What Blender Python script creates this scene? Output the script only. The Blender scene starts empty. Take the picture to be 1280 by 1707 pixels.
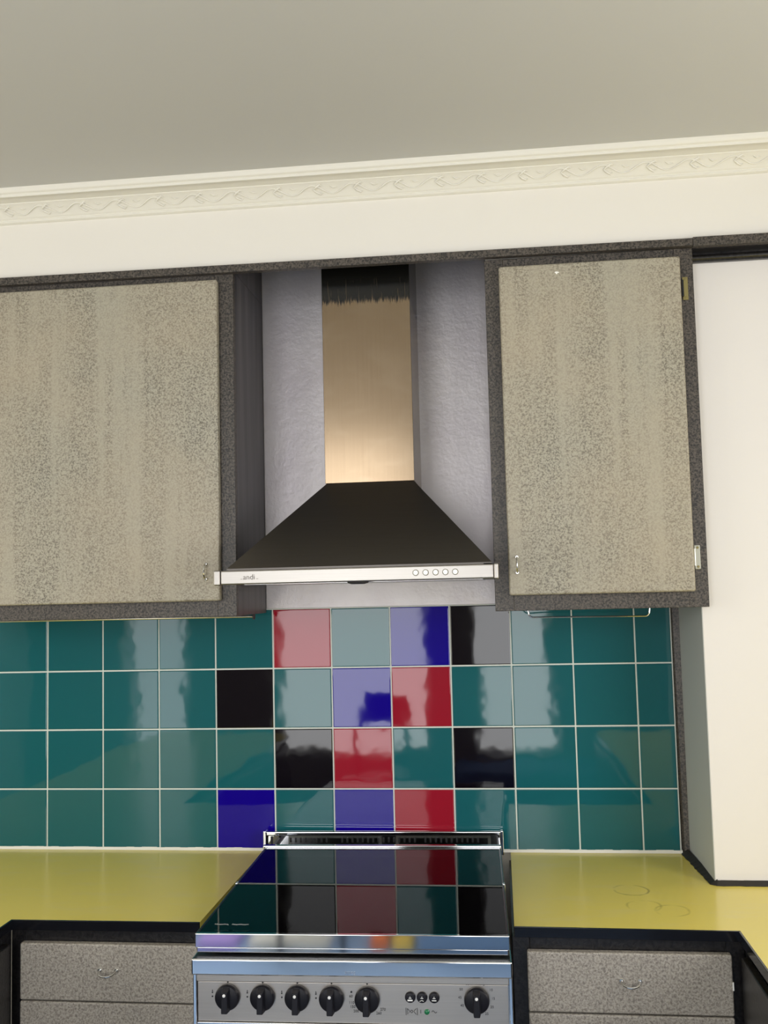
import bpy, bmesh, math, random
from mathutils import Vector, Matrix
random.seed(7)
scene = bpy.context.scene
C = scene.collection

# ------------------------------------------------------------------ camera
F_PX, YAW, PITCH, ROLL = 1634.32, 0.1136, 0.0789, -0.0238
CAM = Vector((0.5808, -2.4989, 1.5007))
def cam_axes():
    cy, sy, cp, sp = math.cos(YAW), math.sin(YAW), math.cos(PITCH), math.sin(PITCH)
    f = Vector((-sy*cp, cy*cp, sp)); r = Vector((cy, sy, 0)); u = r.cross(f)
    cr, sr = math.cos(ROLL), math.sin(ROLL)
    return cr*r + sr*u, -sr*r + cr*u, f
r_, u_, f_ = cam_axes()
cam = bpy.data.cameras.new('camera'); camo = bpy.data.objects.new('camera', cam); C.objects.link(camo)
cam.sensor_fit = 'HORIZONTAL'; cam.sensor_width = 36; cam.lens = F_PX*36/1280; cam.clip_start = 0.05
m = Matrix((r_, u_, -f_)).transposed().to_4x4(); m.translation = CAM
camo.matrix_world = m
scene.camera = camo

# ------------------------------------------------------------------ light
scene.view_settings.view_transform = 'Standard'
scene.view_settings.look = 'None'
scene.view_settings.gamma = 1
scene.view_settings.exposure = 0.58
try: scene.view_settings.use_curve_mapping = False
except Exception: pass
w = bpy.data.worlds.new('world'); scene.world = w; w.use_nodes = True
bg = w.node_tree.nodes['Background']; bg.inputs[0].default_value = (.75, .85, 1, 1); bg.inputs[1].default_value = 1.0

YB = -3.5                      # rear wall
WIN = [(-1.72, -1.36, 1.5, (1, .97, .92)), (-.76, .11, 2.7, (1, .965, .92)), (.45, .86, 2.6, (1, .97, .93))]
WZ0, WZ1 = .54, 2.36
for i, (a, b, L, col) in enumerate(WIN):
    l = bpy.data.lights.new('window_and_fill_light', 'AREA'); l.shape = 'RECTANGLE'
    l.size = b-a; l.size_y = WZ1-WZ0; l.color = col; l.energy = L*math.pi*(b-a)*(WZ1-WZ0)
    o = bpy.data.objects.new('window_and_fill_light', l); C.objects.link(o)
    o.location = ((a+b)/2, YB-.06, (WZ0+WZ1)/2)
    o.rotation_euler = (math.pi/2, 0, 0)      # -Z -> +Y
SIDE_FILL = (-2.6, -1.3, 1.0, 2.15)              # added openings for fill light in both side walls: y0,y1,z0,z1
for xw_, rot, col, L in ((-2.46, -math.pi/2, (1, .92, .78), 2.9), (2.16, math.pi/2, (1, .97, .96), 3.6)):  # unseen area lights added left and right to make up missing fill
    l = bpy.data.lights.new('window_and_fill_light', 'AREA'); l.shape = 'RECTANGLE'
    l.size = SIDE_FILL[1]-SIDE_FILL[0]; l.size_y = SIDE_FILL[3]-SIDE_FILL[2]; l.color = col; l.energy = L*math.pi*l.size*l.size_y
    o = bpy.data.objects.new('window_and_fill_light', l); C.objects.link(o)
    o.location = (xw_, (SIDE_FILL[0]+SIDE_FILL[1])/2, (SIDE_FILL[2]+SIDE_FILL[3])/2)
    o.rotation_euler = (math.pi/2, 0, rot)

# ------------------------------------------------------------------ helpers
def tag(o, label=None, cat=None, group=None, kind=None):
    if label: o['label'] = label
    if cat: o['category'] = cat
    if group: o['group'] = group
    if kind: o['kind'] = kind
    return o
def empty(name, loc, label, cat, group=None, rz=0):
    o = bpy.data.objects.new(name, None); C.objects.link(o); o.location = loc; o.rotation_euler = (0, 0, rz)
    o.empty_display_size = .05
    return tag(o, label, cat, group)
class B:
    def __init__(s): s.bm = bmesh.new()
    def box(s, x0, x1, y0, y1, z0, z1, mi=0):
        if x0 > x1: x0, x1 = x1, x0
        if y0 > y1: y0, y1 = y1, y0
        if z0 > z1: z0, z1 = z1, z0
        v = [s.bm.verts.new((x, y, z)) for x in (x0, x1) for y in (y0, y1) for z in (z0, z1)]
        for q in ((0, 1, 3, 2), (4, 6, 7, 5), (0, 4, 5, 1), (2, 3, 7, 6), (0, 2, 6, 4), (1, 5, 7, 3)):
            f = s.bm.faces.new([v[k] for k in q]); f.material_index = mi
        return s
    def hexa(s, bot, top, mi=0):
        a = [s.bm.verts.new(p) for p in bot]; b = [s.bm.verts.new(p) for p in top]; n = len(a)
        fs = [s.bm.faces.new(a[::-1]), s.bm.faces.new(b)]
        for i in range(n): fs.append(s.bm.faces.new([a[i], a[(i+1) % n], b[(i+1) % n], b[i]]))
        for f in fs: f.material_index = mi
        return s
    def prism(s, pts, ax, a0, a1, mi=0):
        """pts: 2D outline; ax: extrusion axis"""
        def P(p, t):
            return {'x': (t, p[0], p[1]), 'y': (p[0], t, p[1]), 'z': (p[0], p[1], t)}[ax]
        return s.hexa([P(p, a0) for p in pts], [P(p, a1) for p in pts], mi)
    def cyl(s, c, r, d, ax='y', n=32, r2=None, mi=0):
        """centre c of first cap, length d along axis"""
        r2 = r if r2 is None else r2
        def P(a, rr, t):
            u, v = rr*math.cos(a), rr*math.sin(a)
            q = {'x': (t, u, v), 'y': (u, t, v), 'z': (u, v, t)}[ax]
            return (c[0]+q[0], c[1]+q[1], c[2]+q[2])
        A = [2*math.pi*i/n for i in range(n)]
        return s.hexa([P(a, r, 0) for a in A], [P(a, r2, d) for a in A], mi)
    def lathe(s, c, prof, ax='y', n=32, mi=0):
        rings = []
        for (r, t) in prof:
            ring = []
            for i in range(n):
                a = 2*math.pi*i/n; u, v = r*math.cos(a), r*math.sin(a)
                q = {'x': (t, u, v), 'y': (u, t, v), 'z': (u, v, t)}[ax]
                ring.append(s.bm.verts.new((c[0]+q[0], c[1]+q[1], c[2]+q[2])))
            rings.append(ring)
        for a, b in zip(rings, rings[1:]):
            for i in range(n):
                f = s.bm.faces.new([a[i], a[(i+1) % n], b[(i+1) % n], b[i]]); f.material_index = mi
        s.bm.faces.new(rings[0][::-1]).material_index = mi; s.bm.faces.new(rings[-1]).material_index = mi
        return s
    def tube(s, pts, r, n=10, mi=0, closed=False):
        pts = [Vector(p) for p in pts]; rings = []; up = None; N = len(pts)
        for i, p in enumerate(pts):
            if closed: t = pts[(i+1) % N]-pts[i-1]
            else: t = (pts[min(i+1, N-1)]-pts[max(i-1, 0)])
            t.normalize()
            if up is None: up = Vector((0, 0, 1)) if abs(t.z) < .9 else Vector((1, 0, 0))
            a = t.cross(up).normalized(); up = a.cross(t).normalized()
            rr = r[i] if isinstance(r, (list, tuple)) else r
            rings.append([s.bm.verts.new(p + rr*(math.cos(2*math.pi*k/n)*a + math.sin(2*math.pi*k/n)*up)) for k in range(n)])
        pairs = list(zip(rings, rings[1:])) + ([(rings[-1], rings[0])] if closed else [])
        for a, b in pairs:
            for k in range(n):
                s.bm.faces.new([a[k], a[(k+1) % n], b[(k+1) % n], b[k]]).material_index = mi
        if not closed:
            s.bm.faces.new(rings[0][::-1]).material_index = mi; s.bm.faces.new(rings[-1]).material_index = mi
        return s
def offset_of(o):
    v = Vector((0, 0, 0))
    while o is not None: v += o.location; o = o.parent
    return v
def part(name, b, mat, parent=None, bev=0, seg=2, local=False, smooth=35, label=None):
    bm = b.bm if isinstance(b, B) else b
    if parent is not None and not local:
        bmesh.ops.translate(bm, verts=bm.verts, vec=-offset_of(parent))
    bmesh.ops.recalc_face_normals(bm, faces=bm.faces)
    for f in bm.faces: f.smooth = True
    lim = math.radians(smooth)
    for e in bm.edges:
        if len(e.link_faces) == 2: e.smooth = e.calc_face_angle(0) < lim
    me = bpy.data.meshes.new(name); bm.to_mesh(me); bm.free()
    for mm in (mat if isinstance(mat, (list, tuple)) else [mat]): me.materials.append(mm)
    o = bpy.data.objects.new(name, me); C.objects.link(o)
    if parent is not None: o.parent = parent
    if bev:
        md = o.modifiers.new('bevel', 'BEVEL'); md.width = bev; md.segments = seg; md.limit_method = 'ANGLE'; md.angle_limit = math.radians(40)
        md.harden_normals = True
    if label: o['label'] = label
    return o
def struct(name, b, mat, **k):
    o = part(name, b, mat, **k); o['kind'] = 'structure'; return o
def text_bm(lines, depth=.0004):
    """lines: (string, size, x, z, y) lettering facing -y, centred; returns a bmesh"""
    bm = bmesh.new()
    for (t, size, x, z, y) in lines:
        cu = bpy.data.curves.new('lettering', 'FONT'); cu.body = t; cu.size = size; cu.align_x = 'CENTER'; cu.align_y = 'CENTER'
        cu.extrude = depth; cu.resolution_u = 3
        o = bpy.data.objects.new('lettering', cu); C.objects.link(o)
        bpy.context.view_layer.update()
        me = bpy.data.meshes.new_from_object(o.evaluated_get(bpy.context.evaluated_depsgraph_get()))
        me.transform(Matrix.Translation((x, y, z)) @ Matrix.Rotation(math.pi/2, 4, 'X'))
        bm.from_mesh(me)
        bpy.data.objects.remove(o); bpy.data.curves.remove(cu); bpy.data.meshes.remove(me)
    return bm
def copy_tree(o, parent=None):
    c = o.copy(); C.objects.link(c); c.parent = parent
    for ch in list(o.children): copy_tree(ch, c)
    return c

# ------------------------------------------------------------------ materials
def srgb(r, g, b):
    f = lambda c: (c/255)/12.92 if c/255 <= .04045 else (((c/255)+.055)/1.055)**2.4
    return (f(r), f(g), f(b), 1)
class N:
    """tiny node helper"""
    def __init__(s, name):
        s.m = bpy.data.materials.new(name); s.m.use_nodes = True; s.t = s.m.node_tree; s.p = s.t.nodes['Principled BSDF']
        s.tc = s.t.nodes.new('ShaderNodeTexCoord')
    def link(s, a, b): s.t.links.new(a, b)
    def mapping(s, scale):
        n = s.t.nodes.new('ShaderNodeMapping'); n.inputs['Scale'].default_value = scale
        s.link(s.tc.outputs['Object'], n.inputs[0]); return n.outputs[0]
    def noise(s, scale, stretch=(1, 1, 1), detail=2, rough=.5, dist=0):
        n = s.t.nodes.new('ShaderNodeTexNoise'); n.inputs['Scale'].default_value = scale; n.inputs['Detail'].default_value = detail
        n.inputs['Roughness'].default_value = rough; n.inputs['Distortion'].default_value = dist
        s.link(s.mapping(stretch), n.inputs['Vector']); return n.outputs['Fac']
    def ramp(s, fac, a, b, ca=(0, 0, 0, 1), cb=(1, 1, 1, 1)):
        n = s.t.nodes.new('ShaderNodeValToRGB'); e = n.color_ramp.elements
        e[0].position = a; e[0].color = ca; e[1].position = b; e[1].color = cb
        s.link(fac, n.inputs[0]); return n.outputs[0]
    def mix(s, fac, a, b, mode='MIX'):
        n = s.t.nodes.new('ShaderNodeMix'); n.data_type = 'RGBA'; n.blend_type = mode
        for sock, v in ((n.inputs[0], fac), (n.inputs[6], a), (n.inputs[7], b)):
            if isinstance(v, (int, float, tuple)): sock.default_value = v
            else: s.link(v, sock)
        return n.outputs[2]
    def math(s, op, a, b=0.0):
        n = s.t.nodes.new('ShaderNodeMath'); n.operation = op
        for sock, v in ((n.inputs[0], a), (n.inputs[1], b)):
            if isinstance(v, (int, float)): sock.default_value = v
            else: s.link(v, sock)
        return n.outputs[0]
    def bump(s, h, strength=.2, dist=.001, normal=None):
        n = s.t.nodes.new('ShaderNodeBump'); n.inputs['Strength'].default_value = strength; n.inputs['Distance'].default_value = dist
        s.link(h, n.inputs['Height']); s.link(n.outputs[0], s.p.inputs['Normal']); return n
    def set(s, **k):
        for a, v in k.items():
            a = a.replace('_', ' ')
            sock = s.p.inputs[a]
            if isinstance(v, (int, float, tuple)): sock.default_value = v
            else: s.link(v, sock)
        return s
def simple(name, col, rough=.5, metal=0, **k):
    n = N(name); n.set(Base_Color=col, Roughness=rough, Metallic=metal, **k); return n.m

def plaster(name, col, var=.02):
    n = N(name)
    c = n.ramp(n.noise(1.7, detail=3), .3, .7, tuple(x*(1-var) for x in col[:3])+(1,), col)
    n.set(Base_Color=c, Roughness=.55)
    n.bump(n.noise(40, detail=4), .08, .002)
    return n.m
M = {}
M['wall'] = plaster('white_wall_paint', (.83, .80, .73, 1))
M['pier'] = plaster('white_pier_paint', (.80, .77, .74, 1))
M['grey_paint'] = plaster('grey_reveal_paint', (.47, .49, .47, 1))
M['ceiling'] = plaster('ceiling_paint', (.595, .59, .565, 1))
M['cornice'] = plaster('cornice_plaster', (.84, .815, .73, 1), .04)

def hammered(name, light, dark, scale=150, lo=.42, hi=.58, rough=.4, spec=.5, streak=True, bumps=.35):
    n = N(name)
    sp = n.noise(scale, detail=1.5, rough=.6, dist=.6)
    fleck = n.ramp(sp, lo, hi)
    col = n.mix(fleck, dark, light)
    if streak:
        st = n.noise(11, stretch=(1.6, 1.6, .10), detail=4, rough=.6)
        stm = n.ramp(st, .50, .64)
        col = n.mix(n.math('MULTIPLY', stm, .62), col, tuple(min(1, x*1.0) for x in light[:3])+(1,))
        hue = n.ramp(n.noise(3.2, detail=3), .35, .68)
        col = n.mix(n.math('MULTIPLY', hue, .5), col, (light[0]*1.08, light[1]*.97, light[2]*.88, 1))
    n.set(Base_Color=col, Roughness=rough, Specular_IOR_Level=spec)
    n.bump(sp, bumps, .0012)
    return n.m
M['door'] = hammered('hammered_grey_door_paint', srgb(169, 164, 147), srgb(108, 103, 91), 265, .36, .58)
M['drawer'] = hammered('hammered_grey_drawer_paint', srgb(178, 171, 159), srgb(128, 121, 112), 250, .34, .60, rough=.35, streak=False)
M['frame'] = hammered('hammered_charcoal_paint', srgb(90, 83, 75), srgb(36, 33, 31), 230, .38, .62, streak=False)
M['frame_black'] = hammered('hammered_black_paint', srgb(38, 36, 36), srgb(16, 15, 17), 160, .35, .65, rough=.3, streak=False)
n = N('brushed_charcoal_side_paint')
n.set(Base_Color=n.ramp(n.noise(14, stretch=(1, 2, .12), detail=4), .35, .7, srgb(62, 60, 62), srgb(92, 88, 90)), Roughness=.4); M['side'] = n.m
n = N('silver_wall_paint')
n.set(Base_Color=n.ramp(n.noise(6, stretch=(1, 1, .6), detail=4), .3, .7, srgb(205, 198, 202), srgb(224, 219, 219)), Roughness=.38, Metallic=.25)
n.bump(n.noise(60, detail=6, rough=.65), .32, .004); M['silver'] = n.m

def glaze(name, col):
    n = N(name)
    n.set(Base_Color=col, Roughness=.04, IOR=1.52)
    n.bump(n.noise(11, detail=2, rough=.4), .22, .0022)
    return n.m
M['teal'] = glaze('teal_glaze', (.011, .118, .135, 1))
M['red'] = glaze('red_glaze', (.33, .010, .026, 1))
M['blue'] = glaze('cobalt_glaze', (.008, .001, .27, 1))
M['black'] = glaze('black_glaze', (.003, .0015, .004, 1))
M['grout'] = simple('white_grout', (.72, .76, .70, 1), .7)
M['caulk'] = simple('white_caulk', (.82, .80, .72, 1), .5)

# laminate worktop: mustard with ring stains and scuffs
n = N('olive_yellow_laminate')
base = n.mix(n.ramp(n.noise(2.0, detail=3), .3, .7), srgb(240, 220, 102), srgb(246, 226, 110))
base = n.mix(n.math('MULTIPLY', n.ramp(n.noise(9, stretch=(1, 2.5, 1), detail=4), .52, .75), .35), base, srgb(238, 222, 140))
sep = n.t.nodes.new('ShaderNodeSeparateXYZ'); n.link(n.tc.outputs['Object'], sep.inputs[0])
wob = n.math('MULTIPLY', n.math('SUBTRACT', n.noise(25, detail=2), .5), .008)
for (cx, cy, r, wd, st) in ((.842, -.300, .036, .0016, .55), (.855, -.405, .034, .003, .28), (.905, -.432, .034, .003, .28)):
    dx = n.math('SUBTRACT', sep.outputs[0], cx); dy = n.math('SUBTRACT', sep.outputs[1], cy)
    d = n.math('SQRT', n.math('ADD', n.math('MULTIPLY', dx, dx), n.math('MULTIPLY', dy, dy)))
    ring = n.math('ABSOLUTE', n.math('SUBTRACT', n.math('ADD', d, wob), r))
    k = n.ramp(ring, 0, wd, (1, 1, 1, 1), (0, 0, 0, 1))
    k = n.math('MULTIPLY', k, n.ramp(n.noise(30, detail=2), .35, .6))
    base = n.mix(n.math('MULTIPLY', k, st), base, srgb(80, 72, 30))
n.set(Base_Color=base, Roughness=.22); n.bump(n.noise(60, detail=2), .03, .001)
M['laminate'] = n.m
M['enamel'] = simple('black_hob_enamel', (.008, .008, .009, 1), .35)
M['edge'] = simple('black_gloss_edging', (.006, .006, .008, 1), .12)

def brushed(name, col, rough=.28, stretch=(1, 1, 60), scale=8, metal=1):
    n = N(name)
    s = n.noise(scale, stretch=stretch, detail=4)
    n.set(Base_Color=n.mix(s, tuple(c*.86 for c in col[:3])+(1,), col), Metallic=metal, Roughness=rough)
    n.bump(s, .06, .0005)
    return n.m
M['steel'] = brushed('brushed_steel', (.50, .475, .44, 1), .40, (1, 1, 50))
M['panel_steel'] = brushed('satin_control_panel_steel', (.66, .61, .55, 1), .36, (1, 1, 60))
M['chrome'] = simple('polished_chrome', (.80, .81, .83, 1), .06, 1)
M['slope'] = brushed('dark_canopy_steel', (.12, .11, .10, 1), .34, (1, 1, 40), metal=.9)
n = N('brushed_flue_steel')
s = n.noise(5, stretch=(60, 60, 1), detail=3)
col = n.mix(s, (.235, .172, .110, 1), (.280, .210, .137, 1))  # warm tan put into the steel in place of warm reflections
sm = n.ramp(n.noise(7, stretch=(1, 1, 2.2), detail=4, dist=.8), .50, .66)
col = n.mix(n.math('MULTIPLY', sm, .25), col, (.33, .26, .18, 1))
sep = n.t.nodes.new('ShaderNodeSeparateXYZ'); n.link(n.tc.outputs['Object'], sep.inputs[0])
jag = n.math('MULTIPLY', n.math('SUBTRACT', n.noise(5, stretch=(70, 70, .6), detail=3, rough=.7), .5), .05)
head_band = n.ramp(n.math('ADD', sep.outputs[2], jag), .668, .673)  # black band at the flue head with a jagged, streaked lower edge
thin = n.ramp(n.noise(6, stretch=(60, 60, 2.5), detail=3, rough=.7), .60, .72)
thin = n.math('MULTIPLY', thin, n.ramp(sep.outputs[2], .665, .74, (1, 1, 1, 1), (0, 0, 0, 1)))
pm = n.math('MULTIPLY', head_band, n.math('SUBTRACT', 1.0, n.math('MULTIPLY', thin, .55)))
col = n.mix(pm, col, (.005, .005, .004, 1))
n.set(Base_Color=col, Metallic=n.math('SUBTRACT', 1.0, n.math('MULTIPLY', pm, .9)), Roughness=.19)
n.bump(s, .05, .0004)
M['flue'] = n.m
M['brass'] = simple('tarnished_brass', srgb(150, 140, 95), .35, .8)
M['plated'] = simple('plated_hinge_steel', srgb(205, 205, 190), .3, .8)
M['wire'] = simple('chromed_wire', (.7, .7, .68, 1), .15, 1)
M['knob'] = simple('black_knob_plastic', (.008, .008, .012, 1), .42, Specular_IOR_Level=.3)
M['dot'] = simple('white_print', (.8, .8, .78, 1), .5)
M['ink'] = simple('dark_print', (.02, .02, .02, 1), .5)
M['ink_soft'] = simple('grey_print', (.16, .14, .12, 1), .5)
M['ink_faint'] = simple('worn_blue_grey_print', (.30, .36, .46, 1), .3, .6)
M['green'] = simple('green_lens', (.01, .16, .06, 1), .1)
M['dark'] = simple('dark_recess', (.008, .008, .009, 1), .6)
M['rubber'] = simple('black_sealant', (.022, .019, .016, 1), .6)
M['iron'] = simple('cast_iron', (.03, .03, .03, 1), .5)
M['hob'] = brushed('hob_steel', (.45, .44, .43, 1), .25)
M['chip'] = simple('white_chip', (.9, .9, .85, 1), .6)
# tinted glass lid
n = N('tinted_glass'); t = n.t
gl = t.nodes.new('ShaderNodeBsdfGlossy'); gl.inputs['Roughness'].default_value = .01; gl.inputs['Color'].default_value = (1, 1, 1, 1)
tr = t.nodes.new('ShaderNodeBsdfTransparent'); tr.inputs[0].default_value = (.78, .80, .80, 1)
df = t.nodes.new('ShaderNodeBsdfDiffuse'); df.inputs[0].default_value = (.004, .005, .005, 1)
mx = t.nodes.new('ShaderNodeMixShader'); mx.inputs[0].default_value = .15
t.links.new(tr.outputs[0], mx.inputs[1]); t.links.new(df.outputs[0], mx.inputs[2])
fr = t.nodes.new('ShaderNodeFresnel'); fr.inputs[0].default_value = 1.27
m2 = t.nodes.new('ShaderNodeMixShader'); t.links.new(fr.outputs[0], m2.inputs[0]); t.links.new(mx.outputs[0], m2.inputs[1]); t.links.new(gl.outputs[0], m2.inputs[2])
t.links.new(m2.outputs[0], t.nodes['Material Output'].inputs[0]); M['glass'] = n.m

# ------------------------------------------------------------------ room shell
XL, XR, ZC = -2.4, 2.1, 2.464
n = N('grey_floor'); n.set(Base_Color=n.ramp(n.noise(3, detail=3), .3, .7, (.20, .21, .22, 1), (.28, .28, .28, 1)), Roughness=.4); M['floor'] = n.m
struct('floor', B().box(XL-.1, XR+.1, YB-.1, .12, -.1, 0), M['floor'])
struct('ceiling', B().box(XL-.1, XR+.1, YB-.1, .12, ZC, ZC+.1), M['ceiling'])
struct('wall_back', B().box(XL-.1, XR+.1, .004, .12, 0, ZC), M['wall'])
b = B()   # left wall with the added fill window's opening
y0, y1, z0, z1 = SIDE_FILL
b.box(XL-.1, XL, YB, y0, 0, ZC); b.box(XL-.1, XL, y1, .004, 0, ZC); b.box(XL-.1, XL, y0, y1, 0, z0); b.box(XL-.1, XL, y0, y1, z1, ZC)
struct('wall_left', b, M['wall'])
b = B(); b.box(XR, XR+.1, YB, y0, 0, ZC); b.box(XR, XR+.1, y1, .004, 0, ZC); b.box(XR, XR+.1, y0, y1, 0, z0); b.box(XR, XR+.1, y0, y1, z1, ZC)  # right wall, opened for the added fill window
struct('wall_right', b, M['wall'])
b = B(); xs = [XL-.1]
for a, c, _, _ in WIN:
    b.box(xs[-1], a, YB-.1, YB, 0, ZC); b.box(a, c, YB-.1, YB, 0, WZ0); b.box(a, c, YB-.1, YB, WZ1, ZC); xs.append(c)
b.box(xs[-1], XR+.1, YB-.1, YB, 0, ZC)
struct('wall_rear', b, plaster('dusky_wall_paint', (.20, .19, .18, 1)))
wf = simple('white_window_gloss', (.75, .75, .72, 1), .3)
for i, (a, c, _, _) in enumerate(WIN):
    b = B(); t_ = .03
    b.box(a-t_, a, YB, YB+.02, WZ0-t_, WZ1+t_); b.box(c, c+t_, YB, YB+.02, WZ0-t_, WZ1+t_)
    b.box(a, c, YB, YB+.02, WZ0-t_, WZ0); b.box(a, c, YB, YB+.02, WZ1, WZ1+t_)
    struct('window_%d' % (i+1), b, wf)
b = B(); t_ = .04
b.box(XL, XL+.02, y0-t_, y0, z0-t_, z1+t_); b.box(XL, XL+.02, y1, y1+t_, z0-t_, z1+t_); b.box(XL, XL+.02, y0, y1, z0-t_, z0); b.box(XL, XL+.02, y0, y1, z1, z1+t_)
struct('window_4', b, wf)  # frame round the added left fill opening
b = B()
b.box(XR-.02, XR, y0-t_, y0, z0-t_, z1+t_); b.box(XR-.02, XR, y1, y1+t_, z0-t_, z1+t_); b.box(XR-.02, XR, y0, y1, z0-t_, z0); b.box(XR-.02, XR, y0, y1, z1, z1+t_)
struct('window_5', b, wf)  # frame round the added right fill opening

# bulkhead over the cabinets
YF = -.295
struct('wall_bulkhead', B().box(XL, XR, YF, YF+.012, 2.2615, ZC).box(XL, -.0175, YF+.012, .004, 2.259, ZC).box(.5755, XR, YF+.012, .004, 2.25, ZC), M['wall'])
struct('trim_8', B().box(-.0174, -.0155, YF+.0125, -.0065, 2.2590, ZC-.001), M['side'])
struct('trim_9', B().box(.5735, .5754, YF+.0125, -.0065, 2.2505, ZC-.001), M['side'])
struct('trim_10', B().box(-.0150, .5730, YF+.0125, YF+.0145, 2.2605, ZC-.001), M['side'])
# cornice (profile d = out from the bulkhead, z)
prof = [(0, 2.405), (.006, 2.405), (.0095, 2.4075), (.0095, 2.4105), (.007, 2.4125), (.007, 2.4140), (.0105, 2.4155), (.0125, 2.418),
        (.024, 2.430), (.037, 2.4395), (.040, 2.4405), (.040, 2.4425), (.055, 2.4428), (.069, 2.4440), (.071, 2.4428), (.0735, 2.4435), (.0745, 2.4460), (.0735, 2.4485), (.0750, 2.4500), (.0775, 2.4505), (.080, 2.4530), (.080, ZC), (0, ZC)]
co = struct('trim_1', B().prism([(YF-d, z) for d, z in prof], 'x', XL, XR), M['cornice'], smooth=50)
# raised vine along the sloping band of the cornice
b = B()
def band(t, lift=.0):      # t in 0..1 across the band
    d = .0125+(.037-.0125)*t; z = 2.418+(2.4395-2.418)*t
    return YF-d-.0007-lift, z-.0007-lift
per = .0945; x = -.75; pts = []
while x < 1.45:
    ph = 2*math.pi*(x+.03)/per
    t_ = .5+.33*math.sin(ph); yy, zz = band(t_); pts.append((x, yy, zz)); x += per/16
b.tube(pts, .0016, 6)
k = 0; x = -.75
while x < 1.45:
    for s_, tt in ((-1, .30), (1, .72)):
        yy, zz = band(tt); yy2, zz2 = band(tt+.16*s_)
        b.tube([(x-.010, *band(.5)), (x-.002, yy, zz), (x+.006, yy2, zz2), (x+.011, *band(tt+.05*s_))], [.0009, .0028, .0022, .0005], 6)
    b.tube([(x+.030, *band(.75)), (x+.037, *band(.62)), (x+.046, *band(.66))], [.0005, .0019, .0005], 6)
    x += per
ob = part('vine_relief', b, M['cornice'], smooth=80); ob.parent = co
# dark strip along the foot of the bulkhead (drops a little to the right)
def slopebox(x0, x1, ya, yb, zl0, zl1, zr0, zr1):
    return [(x0, ya, zl0), (x0, yb, zl0), (x0, yb, zl1), (x0, ya, zl1)], [(x1, ya, zr0), (x1, yb, zr0), (x1, yb, zr1), (x1, ya, zr1)]
struct('trim_2', B().hexa(*slopebox(XL, 1.035, YF-.016, YF+.001, 2.258, 2.279, 2.2455, 2.2625)), M['frame'], bev=.001)
struct('trim_3', B().hexa(*slopebox(1.035, XR, YF-.018, YF+.001, 2.2435, 2.264, 2.240, 2.259)), M['frame'], bev=.001)
struct('trim_4', B().box(1.035, XR, YF+.001, -.262, 2.242, 2.2495), M['frame_black'])
# half-round rail at the head of the pier
struct('trim_5', B().tube([(1.037, -.262, 2.2315), (XR, -.262, 2.2315)], .0075, 14).box(1.037, XR, -.266, -.2555, 2.221, 2.2435), M['frame_black'])

# pier at the right end of the splashback
ZK = .848
struct('wall_pier', B().hexa([(1.0205, .003, 0), (XR, .003, 0), (XR, -.255, 0), (1.0275, -.255, 0)], [(1.0205, .003, 2.2495), (XR, .003, 2.2495), (XR, -.255, 2.2495), (1.0275, -.255, 2.2495)]), M['pier'])
struct('trim_11', B().hexa([(1.0190, .003, ZK), (1.0204, .003, ZK), (1.0273, -.2545, ZK), (1.0259, -.2545, ZK)], [(1.0190, .003, 2.2450), (1.0204, .003, 2.2450), (1.0273, -.2545, 2.2450), (1.0259, -.2545, 2.2450)]), M['grey_paint'])
# dark strip in the corner between tiles and pier, and sealant along the pier's foot
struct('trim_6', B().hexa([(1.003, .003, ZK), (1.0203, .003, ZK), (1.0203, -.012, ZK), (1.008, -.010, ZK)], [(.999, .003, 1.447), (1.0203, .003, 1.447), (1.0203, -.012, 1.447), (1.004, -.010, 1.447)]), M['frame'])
b = B(); rnd = random.Random(3)
P0 = [(1.010, -.012), (1.0275, -.256), (XR, -.256)]
outer = []; inner = []
for (a, c, nrm) in ((P0[0], P0[1], (-1, -.03)), (P0[1], P0[2], (0, -1))):
    L = math.dist(a, c); k = int(L/.012)
    for i in range(k+1):
        t_ = i/k; x, y = a[0]+(c[0]-a[0])*t_, a[1]+(c[1]-a[1])*t_
        wv = .010+.003*rnd.random()
        inner.append((x-nrm[0]*.004, y-nrm[1]*.004)); outer.append((x+nrm[0]*wv, y+nrm[1]*wv))
for i in range(len(outer)-1):
    q = [outer[i], outer[i+1], inner[i+1], inner[i]]
    b.hexa([(x, y, ZK) for x, y in q], [(outer[i][0], outer[i][1], ZK+.0015), (outer[i+1][0], outer[i+1][1], ZK+.0015), (*inner[i+1], ZK+.011), (*inner[i], ZK+.011)])
struct('trim_7', b, M['rubber'])

# ------------------------------------------------------------------ splashback
P = .152; ZR = [ZK-.001, 1.0009, 1.1529, 1.3049, 1.4569]
cols = {('t', 0): 0}
MAP = {0: {0: 1, 2: 2, 3: 3}, 1: {-1: 3, 1: 2, 2: 1}, 2: {0: 3, 1: 1, 3: 3}, 3: {-1: 2, 1: 2, 2: 1}}
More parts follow.
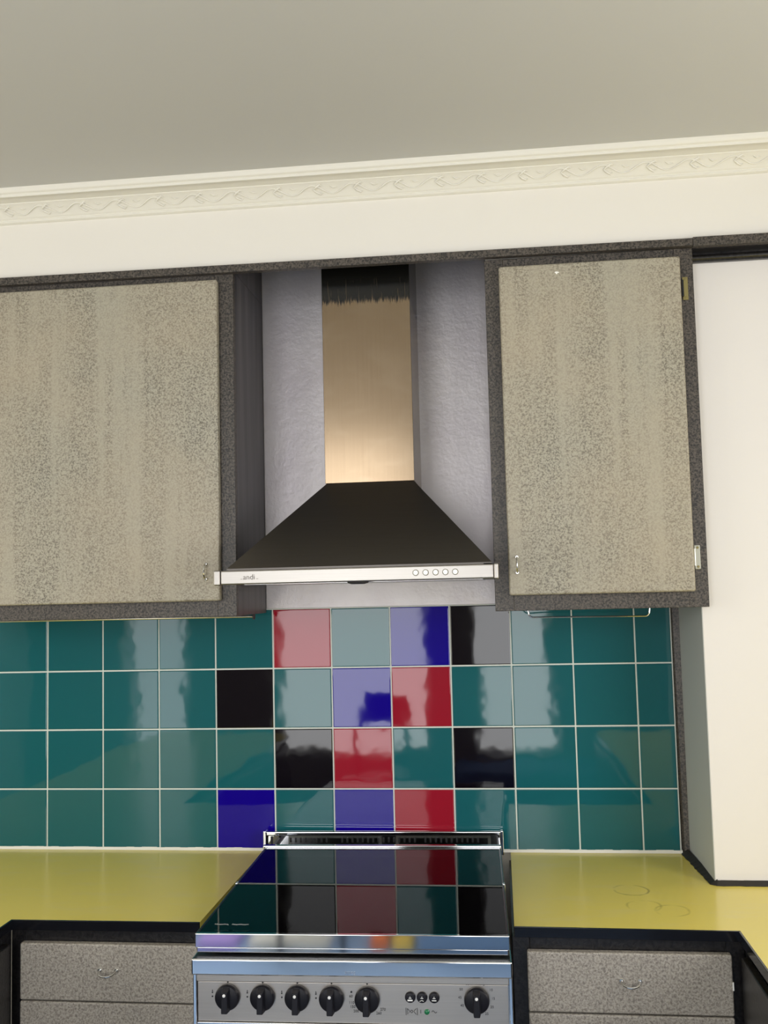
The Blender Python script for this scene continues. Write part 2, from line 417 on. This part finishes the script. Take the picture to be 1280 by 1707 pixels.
# map: 0 teal 1 red 2 blue 3 black
b = B(); g = .0017; rnd = random.Random(5)
for r in range(4):
    zt, zb = ZR[4-r], ZR[3-r]
    for c in range(-7, 7):
        x0, x1 = c*P, (c+1)*P
        if c == 6: x1 = 1.000
        mi = MAP[r].get(c, 0); bv = .0022
        tx, tz = (rnd.random()-.5)*.0005, (rnd.random()-.5)*.0005   # each tile sits a hair out of true
        X0, X1, Z0, Z1 = x0+g, x1-g, zb+g, zt-g
        rings = []
        for (ins, yy) in ((0, .003), (0, -.0028), (bv*.35, -.0044), (bv, -.0050)):
            ring = []
            for (xx, zz, sx, sz) in ((X0+ins, Z0+ins, -1, -1), (X1-ins, Z0+ins, 1, -1), (X1-ins, Z1-ins, 1, 1), (X0+ins, Z1-ins, -1, 1)):
                ring.append(b.bm.verts.new((xx, yy+tx*sx+tz*sz, zz)))
            rings.append(ring)
        for a_, c_ in zip(rings, rings[1:]):
            for i in range(4):
                b.bm.faces.new([a_[i], a_[(i+1) % 4], c_[(i+1) % 4], c_[i]]).material_index = mi
        b.bm.faces.new(rings[-1]).material_index = mi
sp = tag(part('tile_splashback', b, [M['teal'], M['red'], M['blue'], M['black']], smooth=8), 'glazed teal tile splashback with red, cobalt and black squares behind the stove', 'splashback')
ob = part('grout', B().box(-7*P, 1.001, -.0028, .0035, ZK-.001, 1.4575), M['grout'], sp, label='white grout lines between the tiles')
rnd = random.Random(9)
for (xa, xb_) in ((-7*P, -.026), (.568, 1.003)):
    b = B(); k = int((xb_-xa)/.02)
    for i in range(k):
        xa_, xc = xa+(xb_-xa)*i/k, xa+(xb_-xa)*(i+1)/k
        h = .0065+.0012*rnd.random()
        b.prism([(.002, ZK), (-.0085, ZK), (-.0078, ZK+.003), (-.0062, ZK+h), (.002, ZK+h+.001)], 'x', xa_, xc)
    part('caulk_bead', b, M['caulk'], sp, label='white caulk bead along the worktop')
tag(part('silver_wall_panel', B().box(-.0145, .5725, -.006, .0035, 1.4585, ZC-.002), M['silver']), 'silver painted wall panel behind the range hood flue', 'wall panel')

# ------------------------------------------------------------------ upper cabinets
def bow_handle(c, length, axis, name, parent, mat, out=.019):
    """small wire bow handle with two round feet, standing out towards -y"""
    b = B(); h = length/2
    pts = []
    for i in range(15):
        t_ = i/14*math.pi; a = -h*math.cos(t_)*1.0; d = out*math.sin(t_)**.75
        p = (c[0], c[1]-d, c[2]+a) if axis == 'z' else (c[0]+a, c[1]-d, c[2]-.35*d)
        pts.append(p)
    b.tube(pts, .0021, 10)
    for sgn in (-1, 1):
        q = (c[0], c[1]+.0005, c[2]+sgn*h) if axis == 'z' else (c[0]+sgn*h, c[1]+.0005, c[2])
        b.lathe(q, [(.0042, 0), (.0042, -.0015), (.0030, -.003)], 'y', 16)
    return part(name, b, mat, parent)
def hinge(x, z, parent, mat, length=.052):
    b = B(); y = YF-.0005
    b.box(x-.006, x+.006, y-.0022, y, z-length/2, z+length/2)
    o = part('hinge', b, mat, parent, bev=.0008)
    b = B().tube([(x-.0065, y-.0045, z-length*.36), (x-.0065, y-.0045, z+length*.36)], .0028, 10)
    part('hinge_barrel', b, M['dark'] if mat == M['brass'] else mat, o)
    for s_ in (-1, 1): part('screw', B().lathe((x+.0005, y-.002, z+s_*length*.40), [(.0028, 0), (.0028, -.0008), (.002, -.0014)], 'y', 14), M['brass'], o)
    return o
def upper(x0, x1, z0, z1, dx0, dx1, dz0, dz1, stile_l, stile_r, label):
    r = empty('wall_cabinet', ((x0+x1)/2, 0, z0), label, 'cabinet')
    b = B(); b.box(x0, x0+.014, YF+.018, -.0065, z0, z1); b.box(x1-.014, x1, YF+.018, -.0065, z0, z1)
    b.box(x0+.014, x1-.014, YF+.018, -.0065, z0, z0+.016); b.box(x0+.014, x1-.014, YF+.018, -.0065, z1-.016, z1)
    b.box(x0+.014, x1-.014, -.016, -.0065, z0+.016, z1-.016)
    part('carcass', b, M['side'], r)
    b = B(); b.box(x0, stile_l, YF, YF+.018, z0, z1); b.box(stile_r, x1, YF, YF+.018, z0, z1)
    b.box(stile_l, stile_r, YF, YF+.018, z0, dz0+.012); b.box(stile_l, stile_r, YF, YF+.018, dz1-.012, z1)
    part('face_frame', b, M['frame'], r, bev=.0012)
    d = part('door', B().box(dx0, dx1, YF-.021, YF-.001, dz0, dz1), M['door'], r, bev=.005, seg=4)
    return r, d
ul, dl = upper(-.735, -.0155, 1.448, 2.2580, -.700, -.049, 1.484, 2.233, -.690, -.060, 'mottled grey wall cabinet left of the range hood, above a towel rail')
bow_handle((-.081, YF-.021, 1.551), .034, 'z', 'handle', dl, M['wire'])
ur, dr = upper(.5735, 1.0355, 1.4465, 2.2455, .605, 1.0045, 1.481, 2.222, .615, .994, 'mottled grey wall cabinet right of the range hood, with exposed hinges')
bow_handle((.624, YF-.021, 1.548), .034, 'z', 'handle', dr, M['wire'])
hinge(1.0165, 2.153, ur, M['brass']); hinge(1.0145, 1.555, ur, M['plated'])
# chipped paint on the right door
bmc = bmesh.new(); vs = [bmc.verts.new((.7345+dx, YF-.0213, 2.200+dz)) for dx, dz in ((-.005, .001), (-.002, .003), (.003, .002), (.006, -.0005), (.002, -.001), (0, -.004), (-.002, -.002))]
bmc.faces.new(vs); ex = bmesh.ops.extrude_face_region(bmc, geom=list(bmc.faces)); bmesh.ops.translate(bmc, verts=[v for v in ex['geom'] if isinstance(v, bmesh.types.BMVert)], vec=(0, .0006, 0))
part('paint_chip', bmc, M['chip'], dr)
# towel rail under the left cabinet
yr = -.13; zr = 1.4425
r = empty('towel_rail', (-.35, yr, 1.448), 'thin steel rod rail slung under the left wall cabinet', 'rail')
part('rod', B().tube([(-.72, yr, zr+.001), (-.019, yr, zr)], .0032, 12), M['wire'], r)
for x_ in (-.0175, -.715):
    part('end_bracket', B().box(x_-.0012, x_+.0012, yr-.006, yr+.006, zr-.006, 1.448).lathe((x_, yr, zr), [(.0075, -.002), (.0075, .002)], 'x', 20), M['iron'], r)
# bent wire loop under the right cabinet
def arc(c, r, a0, a1, n=6): return [(c[0]+r*math.cos(math.radians(a0+(a1-a0)*i/n)), c[1]+r*math.sin(math.radians(a0+(a1-a0)*i/n))) for i in range(n+1)]
yw = -.20; zb_ = 1.4305
pts2 = [(.647, 1.4465)] + arc((.659, zb_+.008), .010, 180, 270) + arc((.911, zb_+.006), .010, 270, 360) + [(.922, 1.4465)]
tag(part('wire_towel_holder', B().tube([(x, yw, z) for x, z in pts2], .0019, 10), M['wire']), 'bent chrome wire loop hanging under the right wall cabinet', 'holder')

# ------------------------------------------------------------------ range hood
HC = .287
hood = empty('range_hood', (HC, 0, 1.517), 'stainless chimney range hood with dark sloping canopy above the stove', 'range hood')
b = B(); b.box(-.004+.004, .580-.004, -.478, -.012, 1.519, 1.5465)
part('canopy_base', b, M['steel'], hood, bev=.0015)
part('front_strip', B().box(.003, .573, -.491, -.4785, 1.5185, 1.5475), M['steel'], hood, bev=.003, seg=3)
for (xa, xb_) in ((-.0115, .0025), (.5735, .583)):
    part('end_cap', B().box(xa, xb_, -.494, -.4775, 1.5165, 1.5490), M['steel'], hood, bev=.0035, seg=4)
b = B()
fl = [(.012, -.474), (.570, -.474), (.570, -.012), (.012, -.012)]; tl = [(.1865, -.222), (.3925, -.222), (.3925, -.012), (.1865, -.012)]
b.hexa([(x, y, 1.5468) for x, y in fl], [(x, y, 1.552) for x, y in fl])
b.hexa([(x, y, 1.552) for x, y in fl], [(x, y, 1.7535) for x, y in tl])
part('canopy', b, M['slope'], hood)
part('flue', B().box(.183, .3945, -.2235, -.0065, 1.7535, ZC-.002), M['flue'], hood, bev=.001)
for i, x_ in enumerate((.4140, .4345, .4550, .4750, .4950)):
    o = part('push_button', B().lathe((x_, -.4905, 1.5335), [(.0052, 0), (.0052, -.0026), (.0048, -.0030)], 'y', 20), M['plated'], hood)
    part('button_ring', B().lathe((x_, -.4895, 1.5335), [(.0064, 0), (.0064, -.0024), (.0056, -.0024)], 'y', 20), M['ink_soft'], o)
part('brand_lettering', text_bm([('andi', .0155, .0645, 1.5330, -.4912)]), M['ink_soft'], hood)
for x_ in (.0465, .0800): part('lettering_tick', B().box(x_, x_+.004, -.4916, -.4908, 1.5290, 1.5298), M['ink_soft'], hood)
part('lamp_cover', B().lathe((.287, -.44, 1.519), [(.023, 0), (.022, -.003), (.014, -.0055)], 'z', 24), M['iron'], hood)
part('filter', B().box(.03, .55, -.40, -.03, 1.5178, 1.519), M['hob'], hood)
tag_b = B().box(.553, .575, -.474, -.466, 1.5468, 1.5500)
part('fixing_clip', tag_b, M['iron'], hood)

# ------------------------------------------------------------------ stove
ST = Vector((.2815, -.012, 0)); RZ = .0215
st = empty('stove', ST, 'stainless freestanding gas stove with tinted glass lid down and black knobs', 'stove', rz=RZ)
def sp_(name, b, mat, bev=0, seg=2, parent=None, **k): return part(name, b, mat, parent or st, bev=bev, seg=seg, local=True, **k)
# local frame: x across, y 0 at the back to -.71 at the front
HW = .2845
sp_('body', B().box(-HW, HW, -.675, -.012, .06, .8165), M['chrome'], .002)
tray = sp_('hob_tray', B().box(-HW-.0028, HW+.0028, -.7100, -.014, .8170, .8455), M['chrome'], .003, 3)
sp_('hob_surface', B().box(-HW+.001, HW-.001, -.7060, -.018, .8455, .8462), M['enamel'], parent=tray, label='black enamel hob surface')
for (x_, y_, rr) in ((-.14, -.23, .038), (.14, -.23, .046), (-.14, -.51, .048), (.14, -.51, .034)):
    bu = sp_('burner', B().lathe((x_, y_, .8462), [(rr+.012, 0), (rr+.010, .003), (rr, .005), (rr, .009), (rr-.003, .010)], 'z', 28), M['plated'])
    sp_('burner_cap', B().lathe((x_, y_, .8562), [(rr-.004, 0), (rr-.004, .003), (rr-.010, .005)], 'z', 28), M['iron'], parent=bu)
for s_ in (-1, 1):
    b = B(); xc = s_*.14
    for yy in (-.23, -.51):
        for dx, dy in ((1, 0), (-1, 0), (0, 1), (0, -1)):
            b.box(xc+dx*.028-.003*abs(dy), xc+dx*.115+.003*abs(dy), yy+dy*.028-.003*abs(dx), yy+dy*.120+.003*abs(dx), .8645, .8695)
    for xx in (xc-.118, xc+.118): b.box(xx-.003, xx+.003, -.655, -.105, .862, .868)
    for yy in (-.655, -.370, -.105): b.box(xc-.121, xc+.121, yy-.003, yy+.003, .862, .868)
    for xx in (xc-.118, xc+.118):
        for yy in (-.655, -.105): b.box(xx-.004, xx+.004, yy-.004, yy+.004, .8462, .863)
    sp_('pan_support', b, M['plated'])
# lid
lid = sp_('glass_lid', B().box(-HW+.0048, HW-.0048, -.6850, -.088, .8775, .8830), M['glass'])
sp_('lid_front_trim', B().box(-HW, HW, -.6935, -.6855, .8595, .8845), M['chrome'], .0015, 3, parent=lid)
sp_('lid_under_trim', B().box(-HW+.003, HW-.003, -.6905, -.6800, .8500, .8592), M['chrome'], .001, parent=lid)
sp_('lid_hinge_rail', B().box(-HW-.006, HW+.001, -.0960, -.0840, .8740, .8885), M['chrome'], .003, 3, parent=lid)
for s_ in (-1, 1):
    xa = -HW if s_ < 0 else HW-.0046
    sp_('lid_side_trim', B().box(xa, xa+.0046, -.6852, -.088, .866, .8838), M['edge'], .001, parent=lid)
    sp_('lid_side_clip', B().box((-HW-.001 if s_ < 0 else HW-.0040), (-HW+.0045 if s_ < 0 else HW+.001), -.390, -.378, .8650, .8850), M['chrome'], .001, parent=lid)
# illegible fine script printed on the glass
pts = []; rnd = random.Random(2)
for i in range(90):
    pts.append((-.262+.064*i/89, -.640+.0034*math.sin(i*1.35)*(0.3+.7*rnd.random())+.0010*math.sin(i*.3), .8832))
sp_('printed_script', B().tube(pts[:38], .00028, 4), M['dot'], parent=lid)
sp_('printed_script', B().tube(pts[46:], .00028, 4), M['dot'], parent=lid)
# rear vent bar
vb = sp_('rear_vent', B().box(-.299, .286, -.0105, -.004, .8465, .896), M['chrome'], .001)
sp_('vent_rail', B().box(-.300, .287, -.0185, -.0045, .8915, .9025), M['chrome'], .0030, 3, parent=vb)
for x_ in (-.3015, .2885): sp_('vent_end_post', B().box(x_-.004, x_+.004, -.024, -.0045, .8465, .9050), M['chrome'], .002, parent=vb)
x = -.238
while x < .235:
    if not (-.02 < x-(-.12) < .0 or .08 < x < .10): sp_('vent_slot', B().box(x-.0024, x+.0024, -.0113, -.0103, .8740, .8860), M['dark'], parent=vb)
    x += .0130
for x_ in (-.286, .273): sp_('vent_slot', B().box(x_-.0028, x_+.0028, -.0117, -.0103, .868, .889), M['dark'], parent=vb)
# control panel
cp = sp_('control_panel', B().box(-.2795, .2795, -.6960, -.670, .7320, .8015), M['panel_steel'], .001)
sp_('panel_header', B().box(-.2805, .2805, -.6985, -.670, .8025, .8165), M['panel_steel'], .0008, parent=cp)
for s_ in (-1, 1): sp_('side_stile', B().box(s_*.2835-.0032, s_*.2835+.0032, -.7010, -.660, .06, .8165), M['chrome'], .0015)
sp_('panel_foot', B().box(-.2795, .2795, -.7000, -.670, .7285, .7315), M['chrome'], .0005, parent=cp)
od = sp_('oven_door', B().box(-.2790, .2790, -.7000, -.6755, .18, .7245), M['panel_steel'], .003)
sp_('oven_window', B().box(-.20, .20, -.7008, -.6998, .28, .60), M['glass'], parent=od)
sp_('oven_handle', B().tube([(-.23, -.701, .688), (-.23, -.735, .688), (-.21, -.742, .688), (.21, -.742, .688), (.23, -.735, .688), (.23, -.701, .688)], .008, 12), M['chrome'], parent=od)
# knobs
YK = -.6962
def knob(x, z, r=.0222):
    o = sp_('control_knob', B().lathe((x, YK, z), [(r*.96, 0), (r, -.002), (r, -.008), (r*.93, -.0115), (r*.80, -.013)], 'y', 40), M['knob'])
    g_ = B(); hw = .0068
    g_.hexa([(x-hw, YK-.010, z-.0215), (x+hw, YK-.010, z-.0215), (x+hw, YK-.010, z+.0200), (x-hw, YK-.010, z+.0200)],
            [(x-hw*.80, YK-.0300, z-.0195), (x+hw*.80, YK-.0300, z-.0195), (x+hw*.80, YK-.0285, z+.0170), (x-hw*.80, YK-.0285, z+.0170)])
    sp_('knob_grip', g_, M['knob'], .0015, 3, parent=o)
    part('pointer_dot', B().lathe((x, YK-.0290, z+.0120), [(.0027, .003), (.0027, -.0010), (.0019, -.0016)], 'y', 16), M['dot'], o, local=True)
KX = [-.2236, -.1596, -.0966, -.0346, .0294, .2234]
KZ = [.7760, .7760, .7760, .7755, .7750, .7765]
for x_, z_ in zip(KX, KZ): knob(x_, z_)
# marks round the knobs
lines = []; yt = -.6963
def mark(b): sp_('burner_mark', b, M['ink'], parent=cp)
for x_ in KX[:5]: mark(B().lathe((x_, -.6958, .8005), [(.0015, 0), (.0015, -.0010)], 'y', 10))
for x_, z_ in zip(KX[:4], KZ[:4]):
    mark(B().lathe((x_-.0285, -.6958, z_-.0005), [(.0015, 0), (.0015, -.0010)], 'y', 10))
    mark(B().lathe((x_-.0285, -.6958, z_+.0065), [(.0014, 0), (.0014, -.0010)], 'y', 10))
    mark(B().prism([(x_-.0297, z_+.0085), (x_-.0273, z_+.0085), (x_-.0285, z_+.0120)], 'y', -.6966, -.6958))
mark(B().lathe((KX[4]-.0285, -.6958, .7865), [(.0018, 0), (.0018, -.0010)], 'y', 10))
kx, kz = KX[4], KZ[4]
for t_, dx, dz in (('60', -.0295, .0040), ('110', -.0285, -.0070), ('150', -.0265, -.0140), ('200', -.0205, -.0215), ('270', .0275, -.0180), ('260', .0200, -.0245)):
    lines.append((t_, .0066, kx+dx, kz+dz, yt))
kx, kz = KX[5], KZ[5]
for t_, dx, dz in (('0', 0, .0280), ('5', .0130, .0255), ('10', .0255, .0165), ('15', .0290, .0020), ('20', .0265, -.0125), ('25', .0170, -.0240),
                   ('40', -.0260, -.0105), ('45', -.0295, .0030), ('50', -.0270, .0170), ('55', -.0155, .0265)):
    lines.append((t_, .0062, kx+dx, kz+dz, yt))
for ln in lines: part('scale_numeral', text_bm([ln]), M['ink'], cp, local=True)
# three round black buttons, lamp symbol, green light, plug mark
for i, x_ in enumerate((.1060, .1270, .1485)):
    z_ = .7795
    o = sp_('push_button', B().lathe((x_, YK, z_), [(.0094, 0), (.0094, -.0030), (.0080, -.0052), (.0050, -.0060)], 'y', 28), M['knob'])
    b = B(); yq = YK-.0064
    if i == 0: b.box(x_-.0045, x_+.0045, yq, yq+.001, z_-.0050, z_-.0025)
    if i == 1: b.tube([(x_-.004, yq, z_-.005), (x_, yq, z_-.0035), (x_+.003, yq, z_-.005)], .0005, 6)
    if i == 2: b.box(x_-.0040, x_+.0040, yq, yq+.001, z_-.0045, z_-.0030)
    b.box(x_-.0025, x_+.0025, yq, yq+.001, z_-.0006, z_+.0004); b.box(x_-.0004, x_+.0004, yq, yq+.001, z_+.0004, z_+.003)
    sp_('button_symbol', b, M['dot'], parent=o)
b = B(); zq = .7545; yq = -.6964; rr = .00055; X0 = -.0125
def L_(x): return x+X0
b.tube([(L_(.1105), yq, zq+.006), (L_(.1105), yq, zq-.006)], rr, 6); b.tube([(L_(.1130), yq, zq+.005), (L_(.1175), yq, zq), (L_(.1130), yq, zq-.005), (L_(.1130), yq, zq+.005)], rr, 6)
b.tube([(L_(.1205)+.0018*math.cos(a/12*2*math.pi), yq, zq+.0022*math.sin(a/12*2*math.pi)) for a in range(12)], rr, 6, closed=True)
b.tube([(L_(.1285), yq, zq+.005), (L_(.1240), yq, zq), (L_(.1285), yq, zq-.005)], rr, 6); b.tube([(L_(.1305), yq, zq+.006), (L_(.1305), yq, zq-.006)], rr, 6)
sp_('lamp_symbol', b, M['ink'], parent=cp)
sp_('lamp_symbol', B().tube([(L_(.1365), yq, zq+.003), (L_(.1365), yq, zq-.003)], rr, 6), M['ink'], parent=cp)
sp_('mains_symbol', B().tube([(L_(.1560)+.009*i/12, yq, zq+.0018*math.sin(i/12*2*math.pi)) for i in range(13)], rr, 6), M['ink'], parent=cp)
sp_('green_pilot_lamp', B().lathe((L_(.1475), YK, zq), [(.0048, 0), (.0046, -.002), (.0030, -.0036), (.0008, -.0042)], 'y', 20), M['green'], label='green pilot lamp')
part('worn_lettering', text_bm([('smeg', .0095, .001, .8255, -.7103)], .0002), M['ink_faint'], st, local=True)
for s_ in (-1, 1):
    for y_ in (-.62, -.05): sp_('foot', B().cyl((s_*.25, y_, 0), .02, .062, 'z', 16), M['iron'])

# ------------------------------------------------------------------ worktops
WT = .829
def worktop(pts, label):
    o = part('worktop', B().prism(pts, 'z', WT, ZK-.0003), [M['laminate']], None)
    tag(o, label, 'worktop'); return o
def edging(o, segs):
    for (a, c) in segs:
        a, c = Vector(a), Vector(c); d = (c-a).normalized(); nx = Vector((d.y, -d.x)) * .0045
        q = [a, c, c+nx, a+nx]
        part('edging', B().prism([(p.x, p.y) for p in q], 'z', WT-.0005, ZK+.0001), M['edge'], o, bev=.0008, label='glossy black edging strip')
wl = worktop([(-1.063, .003), (-.032, .003), (-.032, -.5400), (-.4275, -.5420), (-.4240, -2.1), (-1.063, -2.1)], 'olive yellow worktop left of the stove, wrapping round to the left')
edging(wl, [((-.4275, -.5420), (-.032, -.5400)), ((-.4240, -2.1), (-.4275, -.5420))])
wr = worktop([(.5905, .003), (1.0200, .003), (1.0275, -.2555), (2.095, -.2555), (2.095, -2.1), (1.0200, -2.1), (1.0105, -.5440), (.5905, -.5370)], 'olive yellow worktop right of the stove with brown ring stains')
edging(wr, [((.5905, -.5370), (1.0105, -.5440)), ((1.0105, -.5440), (1.0200, -2.1))])

# ------------------------------------------------------------------ base cabinets
def base_unit(x0, x1, dx0, dx1, tops, label, yf=-.533):
    r = empty('base_cabinet', ((x0+x1)/2, 0, 0), label, 'cabinet')
    part('carcass', B().box(x0, x1, yf+.018, -.004, .08, WT-.001).box(x0, x1, yf+.06, -.02, 0, .08), M['frame_black'], r)
    b = B(); b.box(x0, dx0+.006, yf, yf+.018, .08, WT-.001); b.box(dx1-.006, x1, yf, yf+.018, .08, WT-.001)
    b.box(dx0+.006, dx1-.006, yf, yf+.018, tops[0][1]-.006, WT-.001); b.box(dx0+.006, dx1-.006, yf, yf+.018, .08, tops[-1][0]+.01)
    part('face_frame', b, M['frame_black'], r, bev=.001)
    for i, (z0, z1, hx) in enumerate(tops):
        d = part('drawer', B().box(dx0, dx1, yf-.019, yf-.001, z0, z1), M['drawer'], r, bev=.0035, seg=3)
        bow_handle((hx, yf-.019, (z0+z1)/2+.006), .034, 'x', 'handle', d, M['wire'])
    return r
base_unit(-.4308, -.026, -.4040, -.034, [(.6940, .8050, -.2185), (.5810, .6915, -.2185), (.468, .5785, -.2185), (.10, .4655, -.2185)], 'black framed base cabinet with grey drawers left of the stove')
rb = base_unit(.5860, 1.0192, .6130, .9915, [(.6950, .8060, .8040), (.5820, .6925, .8040), (.469, .5795, .8040), (.10, .4665, .8040)], 'black framed base cabinet with grey drawers right of the stove')
def leg_unit(xf, xb, sgn, label):
    r = empty('base_cabinet', ((xf+xb)/2, -1.3, 0), label, 'cabinet')
    part('carcass', B().box(xf+sgn*.018, xb, -2.09, -.5335, .08, WT-.001).box(xf+sgn*.06, xb, -2.06, -.536, 0, .08), M['frame_black'], r)
    b = B(); ys = [-2.09, -1.585, -1.08, -.575]
    for y_ in ys: b.box(xf, xf+sgn*.018, y_, y_+.0412, .08, WT-.001)
    for a, c in zip(ys, ys[1:]): b.box(xf, xf+sgn*.018, a+.038, c, WT-.028, WT-.001); b.box(xf, xf+sgn*.018, a+.038, c, .08, .11)
    part('face_frame', b, M['frame_black'], r, bev=.001)
    for a, c in zip(ys, ys[1:]):
        d = part('door', B().box(xf-sgn*.016, xf-sgn*.0005, a+.030, c+.008, .10, WT-.020), M['frame_black'], r, bev=.003)
    return r
leg_unit(-.431, -1.05, -1, 'black base cabinets with charcoal doors under the left worktop return')
leg_unit(1.0195, 2.08, 1, 'black base cabinets with charcoal doors under the right worktop return')

# ------------------------------------------------------------------ the room behind the camera (guessed; contents added for tiles and chrome to reflect)
def blob(name, x0, x1, y0, y1, z0, z1, mat, label, cat, bev=.05):
    return tag(part(name, B().box(x0, x1, y0, y1, z0, z1), mat, None, bev=bev, seg=5), label, cat)
rug = simple('pale_blue_rug_wool', (.30, .44, .66, 1), .95)
tag(part('rug', B().box(-.95, 1.6, -3.45, -2.12, .0005, .012), rug, None, bev=.004), 'pale blue rug on the floor in front of the daybed', 'rug')
db = empty('daybed', (.90, -3.2, 0), 'low blue daybed under the rear windows', 'daybed')
part('base', B().box(.30, 1.5, -3.46, -3.02, .02, .22), simple('pale_blue_daybed_cloth', (.22, .35, .54, 1), .9), db, bev=.02)
part('mattress', B().box(.30, 1.5, -3.46, -3.00, .22, .50), simple('blue_mattress_cloth', (.03, .09, .22, 1), .9), db, bev=.05, seg=4)

ch = empty('dining_chair', (-.13, -3.15, 0), 'dark painted dining chair by the tall rear window', 'chair')
dk = simple('dark_chair_paint', (.01, .01, .012, 1), .4)
part('seat', B().box(-.31, .04, -3.36, -3.0, .43, .46), dk, ch, bev=.012)
part('backrest', B().box(-.27, .02, -3.36, -3.335, .70, .87), dk, ch, bev=.01)
for sx in (-.27, -.01):
    part('back_post', B().box(sx, sx+.025, -3.36, -3.33, .46, .71), dk, ch, bev=.005)
    for sy in (-3.35, -3.03): part('leg', B().box(sx, sx+.025, sy, sy+.025, .012, .431), dk, ch, bev=.004)
for x0, x1, h, col, lab, cat, nm in ((-.62, -.45, .05, (.45, .32, .75, 1), 'flat lavender floor cushion on the blue rug', 'cushion', 'floor_cushion'),
                               (-.40, -.06, .05, (.85, .83, .74, 1), 'flat cream floor cushion on the blue rug', 'cushion', 'floor_cushion'),
                               (.11, .18, .06, (.90, .22, .06, 1), 'small orange toy block on the blue rug', 'toy block', 'toy_block'),
                               (.20, .29, .05, (.90, .62, .10, 1), 'small yellow toy block on the blue rug', 'toy block', 'toy_block')):
    tag(part(nm, B().box(x0, x1, -3.32, -3.04, .0121, .012+h), simple(nm+'_colour', col, .8), None, bev=.015, seg=3), lab, cat)

drw = [o for o in rb.children if o.name.startswith('drawer')][0]
part('paint_chip', B().box(.9895, .9922, -.5528, -.5500, .742, .757), M['chip'], drw)
